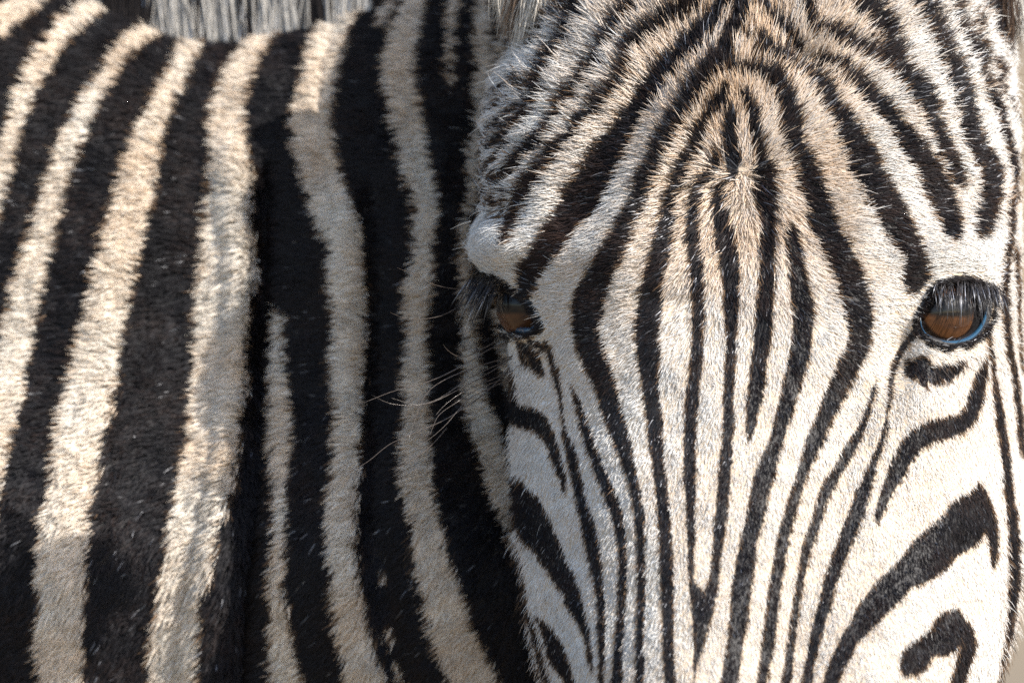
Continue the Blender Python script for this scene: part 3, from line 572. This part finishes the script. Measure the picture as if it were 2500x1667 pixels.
# ------------------------------------------------------------------ wet rim of the lower lids, sky reflection painted in as blue
m_rim, rt_, rb_ = mat('wet_lid_rim_sky_tint'); rb_.inputs['Base Color'].default_value = (0.018, 0.06, 0.11, 1); rb_.inputs['Roughness'].default_value = 0.18; rb_.inputs['Coat Weight'].default_value = 0.6; rb_.inputs['Coat Roughness'].default_value = 0.06
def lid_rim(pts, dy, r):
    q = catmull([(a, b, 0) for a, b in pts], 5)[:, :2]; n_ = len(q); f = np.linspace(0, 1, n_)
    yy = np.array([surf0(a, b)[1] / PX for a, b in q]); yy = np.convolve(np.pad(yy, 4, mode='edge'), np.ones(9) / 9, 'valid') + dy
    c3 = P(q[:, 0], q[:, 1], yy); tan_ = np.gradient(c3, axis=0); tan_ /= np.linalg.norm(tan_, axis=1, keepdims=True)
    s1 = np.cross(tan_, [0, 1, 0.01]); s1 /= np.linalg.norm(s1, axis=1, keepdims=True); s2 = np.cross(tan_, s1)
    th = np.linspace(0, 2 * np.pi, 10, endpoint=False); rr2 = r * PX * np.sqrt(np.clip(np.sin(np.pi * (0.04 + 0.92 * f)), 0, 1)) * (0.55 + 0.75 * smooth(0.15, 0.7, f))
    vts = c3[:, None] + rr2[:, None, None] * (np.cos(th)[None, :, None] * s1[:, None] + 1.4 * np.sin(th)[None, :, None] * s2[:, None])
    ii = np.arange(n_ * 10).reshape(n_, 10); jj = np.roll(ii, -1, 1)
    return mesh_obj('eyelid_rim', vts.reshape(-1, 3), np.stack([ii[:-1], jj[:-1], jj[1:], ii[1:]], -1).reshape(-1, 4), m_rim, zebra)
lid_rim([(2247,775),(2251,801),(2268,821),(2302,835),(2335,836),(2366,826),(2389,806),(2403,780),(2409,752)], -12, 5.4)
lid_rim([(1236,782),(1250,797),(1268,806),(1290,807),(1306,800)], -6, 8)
# ------------------------------------------------------------------ lashes
def lash_set(name, roots, tips, n, colour, spark):
    r_ = catmull([(a, b, 0) for a, b in roots], 3)[:, :2]; t_ = catmull([(a, b, 0) for a, b in tips], 3)[:, :2]
    f = np.sort(rng.random(n)); ir = (f * (len(r_) - 1)).astype(int); it = (f * (len(t_) - 1)).astype(int)
    a = r_[ir] + rng.normal(0, 3, (n, 2)); b = t_[it] + rng.normal(0, 13, (n, 2)); ln_ = rng.uniform(0.65, 1.1, n)[:, None]; b = a + (b - a) * ln_
    pts = np.empty((n, 5, 3))
    for k in range(n):
        s0 = surf0(a[k, 0], a[k, 1]); y0 = s0[1] / PX - 12
        for j in range(5):
            g_ = j / 4; q = a[k] * (1 - g_) + b[k] * g_
            pts[k, j] = P(q[0], q[1] - 10 * math.sin(math.pi * g_), y0 - 60 * math.sin(g_ * 1.8))
    rad = np.full((n, 1), PX * 1.1) * np.array([1.1, 1, 0.9, 0.6, 0.15])[None]
    return curves_obj(name, pts, rad, np.tile(colour, (n, 1)) * rng.uniform(0.5, 1.6, (n, 1)), m_lash, zebra, spark)
lash_set('eyelashes', [(2283,705),(2320,690),(2360,686),(2400,690),(2440,702)], [(2290,745),(2318,775),(2350,790),(2392,775),(2462,765)], 125, np.array([0.03, 0.027, 0.028]), 0.3)
lash_set('eyelashes', [(1172,655),(1190,664),(1210,676),(1228,690)], [(1118,735),(1130,790),(1150,800),(1180,760)], 90, np.array([0.02, 0.017, 0.016]), 0.12)

# ------------------------------------------------------------------ whiskers below the eyes
m_wh, wt, wb = mat('whisker_hair'); wb.inputs['Base Color'].default_value = (0.085, 0.068, 0.058, 1); wb.inputs['Roughness'].default_value = 0.25; wb.inputs['Specular IOR Level'].default_value = 0.6
m_ww, wt2, wb2 = mat('pale_whisker_hair'); wb2.inputs['Base Color'].default_value = (0.7, 0.66, 0.6, 1); wb2.inputs['Roughness'].default_value = 0.3
def whisker(pts, y0, y1, r=1.0, material=None):
    q = catmull([(a, b, 0) for a, b in pts], 14)[:, :2]; n_ = len(q); f = np.linspace(0, 1, n_)
    yy = y0 + (y1 - y0) * f ** 0.8; c3 = P(q[:, 0], q[:, 1], yy); tan_ = np.gradient(c3, axis=0); tan_ /= np.linalg.norm(tan_, axis=1, keepdims=True)
    s1 = np.cross(tan_, [0, 1, 0.01]); s1 /= np.linalg.norm(s1, axis=1, keepdims=True); s2 = np.cross(tan_, s1)
    th = np.linspace(0, 2 * np.pi, 5, endpoint=False); rr2 = r * PX * (1 - 0.75 * f)
    vts = c3[:, None] + rr2[:, None, None] * (np.cos(th)[None, :, None] * s1[:, None] + np.sin(th)[None, :, None] * s2[:, None])
    ii = np.arange(n_ * 5).reshape(n_, 5); jj = np.roll(ii, -1, 1)
    fc = np.stack([ii[:-1], jj[:-1], jj[1:], ii[1:]], -1).reshape(-1, 4)
    return mesh_obj('whisker', vts.reshape(-1, 3), fc, material or m_wh, zebra)
for w_ in [
 [(1262,828),(1200,850),(1130,892),(1050,930),(960,955),(880,985),(806,1002)],
 [(1290,860),(1240,872),(1150,900),(1080,930),(1040,962),(1018,1010),(1000,1065),(996,1080)],
 [(1270,866),(1220,888),(1150,920),(1100,955),(1060,978),(1010,990),(950,984),(908,964)],
 [(1275,848),(1210,900),(1130,945),(1060,980),(1020,988),(990,982),(957,972)],
 [(1300,880),(1240,910),(1140,952),(1090,985),(1065,1012)],
 [(1310,895),(1250,918),(1170,948),(1110,985),(1070,1015),(1050,1060)],
 [(1290,905),(1190,950),(1140,978),(1090,1035),(1050,1070),(1010,1093)],
 [(1240,905),(1186,958),(1140,990),(1085,1025),(1010,1058),(950,1085),(900,1125),(860,1147),(835,1155)],
 [(1180,962),(1137,998)],
 [(1090,1045),(1050,1090),(1000,1128),(968,1142)],
 [(1245,815),(1190,845),(1140,870),(1112,868),(1090,852),(1082,840)]]:
    whisker(w_, 380, 200, 1.6)
for w_ in [[(1216,700),(1160,706),(1110,705),(1060,695),(1010,670),(970,654)], [(1205,722),(1130,745),(1080,770),(1030,779),(985,776),(952,762)]]:
    whisker(w_, 390, 180, 1.3)
for w_ in [[(2262,884),(2280,950),(2330,1005)], [(2300,900),(2350,960),(2368,985)], [(2330,880),(2380,905),(2440,950),(2500,1000)], [(2370,870),(2420,895),(2500,935)], [(2345,885),(2380,1000),(2410,1080),(2440,1130)], [(2258,618),(2310,606),(2365,592)]]:
    y_ = surf0(*w_[0])[1] / PX; whisker(w_, y_ - 4, y_ + 120 if w_[-1][0] > 2400 else y_ + 20, 0.9)
for w_ in [[(1150,540),(1125,548),(1100,560)], [(1215,612),(1170,608),(1130,604),(1104,610)], [(1200,640),(1160,632),(1128,632)], [(1262,675),(1220,683),(1180,692),(1150,695)], [(1240,703),(1200,718),(1158,733)]]:
    whisker(w_, 330, 380, 1.3, m_ww)

# ------------------------------------------------------------------ long hair at the foot of each ear
def ear_hair(quads, n):
    """quads: (root box, tip box, depth, colour)"""
    P_, R_, C_ = [], [], []
    for (r0, r1), (t0, t1), yd, col, m_ in quads:
        a = np.array(r0) + (np.array(r1) - r0) * rng.random((m_, 1)) + rng.normal(0, 9, (m_, 2))
        f = ((a - r0) @ (np.array(r1) - r0) / ((np.array(r1) - r0) @ (np.array(r1) - r0)))[:, None]
        b = np.array(t0) + (np.array(t1) - t0) * f + rng.normal(0, 13, (m_, 2)); b = a + (b - a) * rng.uniform(0.55, 1.1, (m_, 1))
        y0 = yd + rng.normal(0, 18, m_); bow = rng.normal(0, 8, m_)
        pts = np.stack([P(a[:, 0] * (1 - g_) + b[:, 0] * g_ + bow * math.sin(3.14 * g_), a[:, 1] * (1 - g_) + b[:, 1] * g_, y0 - 22 * math.sin(2.6 * g_)) for g_ in np.linspace(0, 1, 5)], 1)
        P_.append(pts); R_.append((PX * 1.0 * rng.uniform(0.7, 1.3, m_))[:, None] * np.array([1, 1, 0.9, 0.7, 0.15])[None]); C_.append(np.array(col)[None] * rng.uniform(0.7, 1.15, (m_, 1)))
    return curves_obj('ear_fur', np.vstack(P_), np.vstack(R_), np.vstack(C_), m_hair, zebra)
yl = surf0(1310, 20)[1] / PX - 30; yr = surf0(2440, 20)[1] / PX - 10
ear_hair([(((1235,-90),(1290,-90)), ((1218,50),(1262,60)), yl + 60, (0.66, 0.60, 0.52), 900), (((1275,-70),(1330,-70)), ((1240,95),(1285,105)), yl + 30, (0.20, 0.14, 0.10), 600),
          (((1300,-60),(1360,-60)), ((1262,150),(1305,120)), yl + 10, (0.60, 0.55, 0.48), 900), (((1330,-60),(1385,-60)), ((1300,60),(1345,35)), yl - 15, (0.66, 0.60, 0.52), 700)], 0)
ear_hair([(((2455,-110),(2540,-110)), ((2466,70),(2505,80)), yr + 20, (0.78, 0.75, 0.70), 1500), (((2420,-100),(2470,-110)), ((2448,60),(2475,110)), yr - 5, (0.09, 0.06, 0.045), 700)], 0)

# ------------------------------------------------------------------ added leafy twig, out of view, set along the sun ray to shade the shoulder
m_leaf, lt_, lb_ = mat('shade_branch_leaf'); lb_.inputs['Base Color'].default_value = (0.07, 0.10, 0.035, 1); lb_.inputs['Roughness'].default_value = 0.6
m_bark, bt_, bb_ = mat('shade_branch_bark'); bb_.inputs['Base Color'].default_value = (0.16, 0.11, 0.075, 1); bb_.inputs['Roughness'].default_value = 0.9
c0 = P(-45, 1655, 705) + SUN * 4100 * PX
twig = bpy.data.objects.new('added_shade_branch', None); C.objects.link(twig); twig.location = c0 + SUN * 0.9
twig['label'] = 'added leafy branch out of view, placed to cast the shoulder shadow'; twig['category'] = 'branch'
n_ = 5200; q = rng.normal(0, 1, (n_, 3)); q /= np.linalg.norm(q, axis=1, keepdims=True); q *= (rng.random((n_, 1)) ** 0.33) * 180 * PX
cen = c0 + q; a1 = rng.normal(0, 1, (n_, 3)); a1 /= np.linalg.norm(a1, axis=1, keepdims=True); a2 = np.cross(a1, rng.normal(0, 1, (n_, 3))); a2 /= np.linalg.norm(a2, axis=1, keepdims=True)
lv = np.stack([cen - a1 * 0.007, cen + a2 * 0.0028, cen + a1 * 0.007, cen - a2 * 0.0028], 1).reshape(-1, 3)
bpy.context.view_layer.update()
fo = mesh_obj('shade_foliage', lv, np.arange(n_ * 4).reshape(-1, 4), m_leaf, twig); fo['kind'] = 'stuff'
def tube(name, path, rads, material, parent, k=8):
    path = np.asarray(path); rads = np.asarray(rads); tan_ = np.gradient(path, axis=0); tan_ /= np.linalg.norm(tan_, axis=1, keepdims=True)
    s1 = np.cross(tan_, [0.3, 1, 0.2]); s1 /= np.linalg.norm(s1, axis=1, keepdims=True); s2 = np.cross(tan_, s1); th = np.linspace(0, 2 * np.pi, k, endpoint=False)
    vts = path[:, None] + rads[:, None, None] * (np.cos(th)[None, :, None] * s1[:, None] + np.sin(th)[None, :, None] * s2[:, None])
    ii = np.arange(len(path) * k).reshape(-1, k); jj = np.roll(ii, -1, 1)
    return mesh_obj(name, vts.reshape(-1, 3), np.stack([ii[:-1], jj[:-1], jj[1:], ii[1:]], -1).reshape(-1, 4), material, parent)
f = np.linspace(0, 1, 14)[:, None]
tube('shade_stem', c0 + SUN * 0.9 * f + np.array([0.015, 0.01, 0.012]) * np.sin(f * 7), 0.002 + 0.006 * f[:, 0], m_bark, twig)
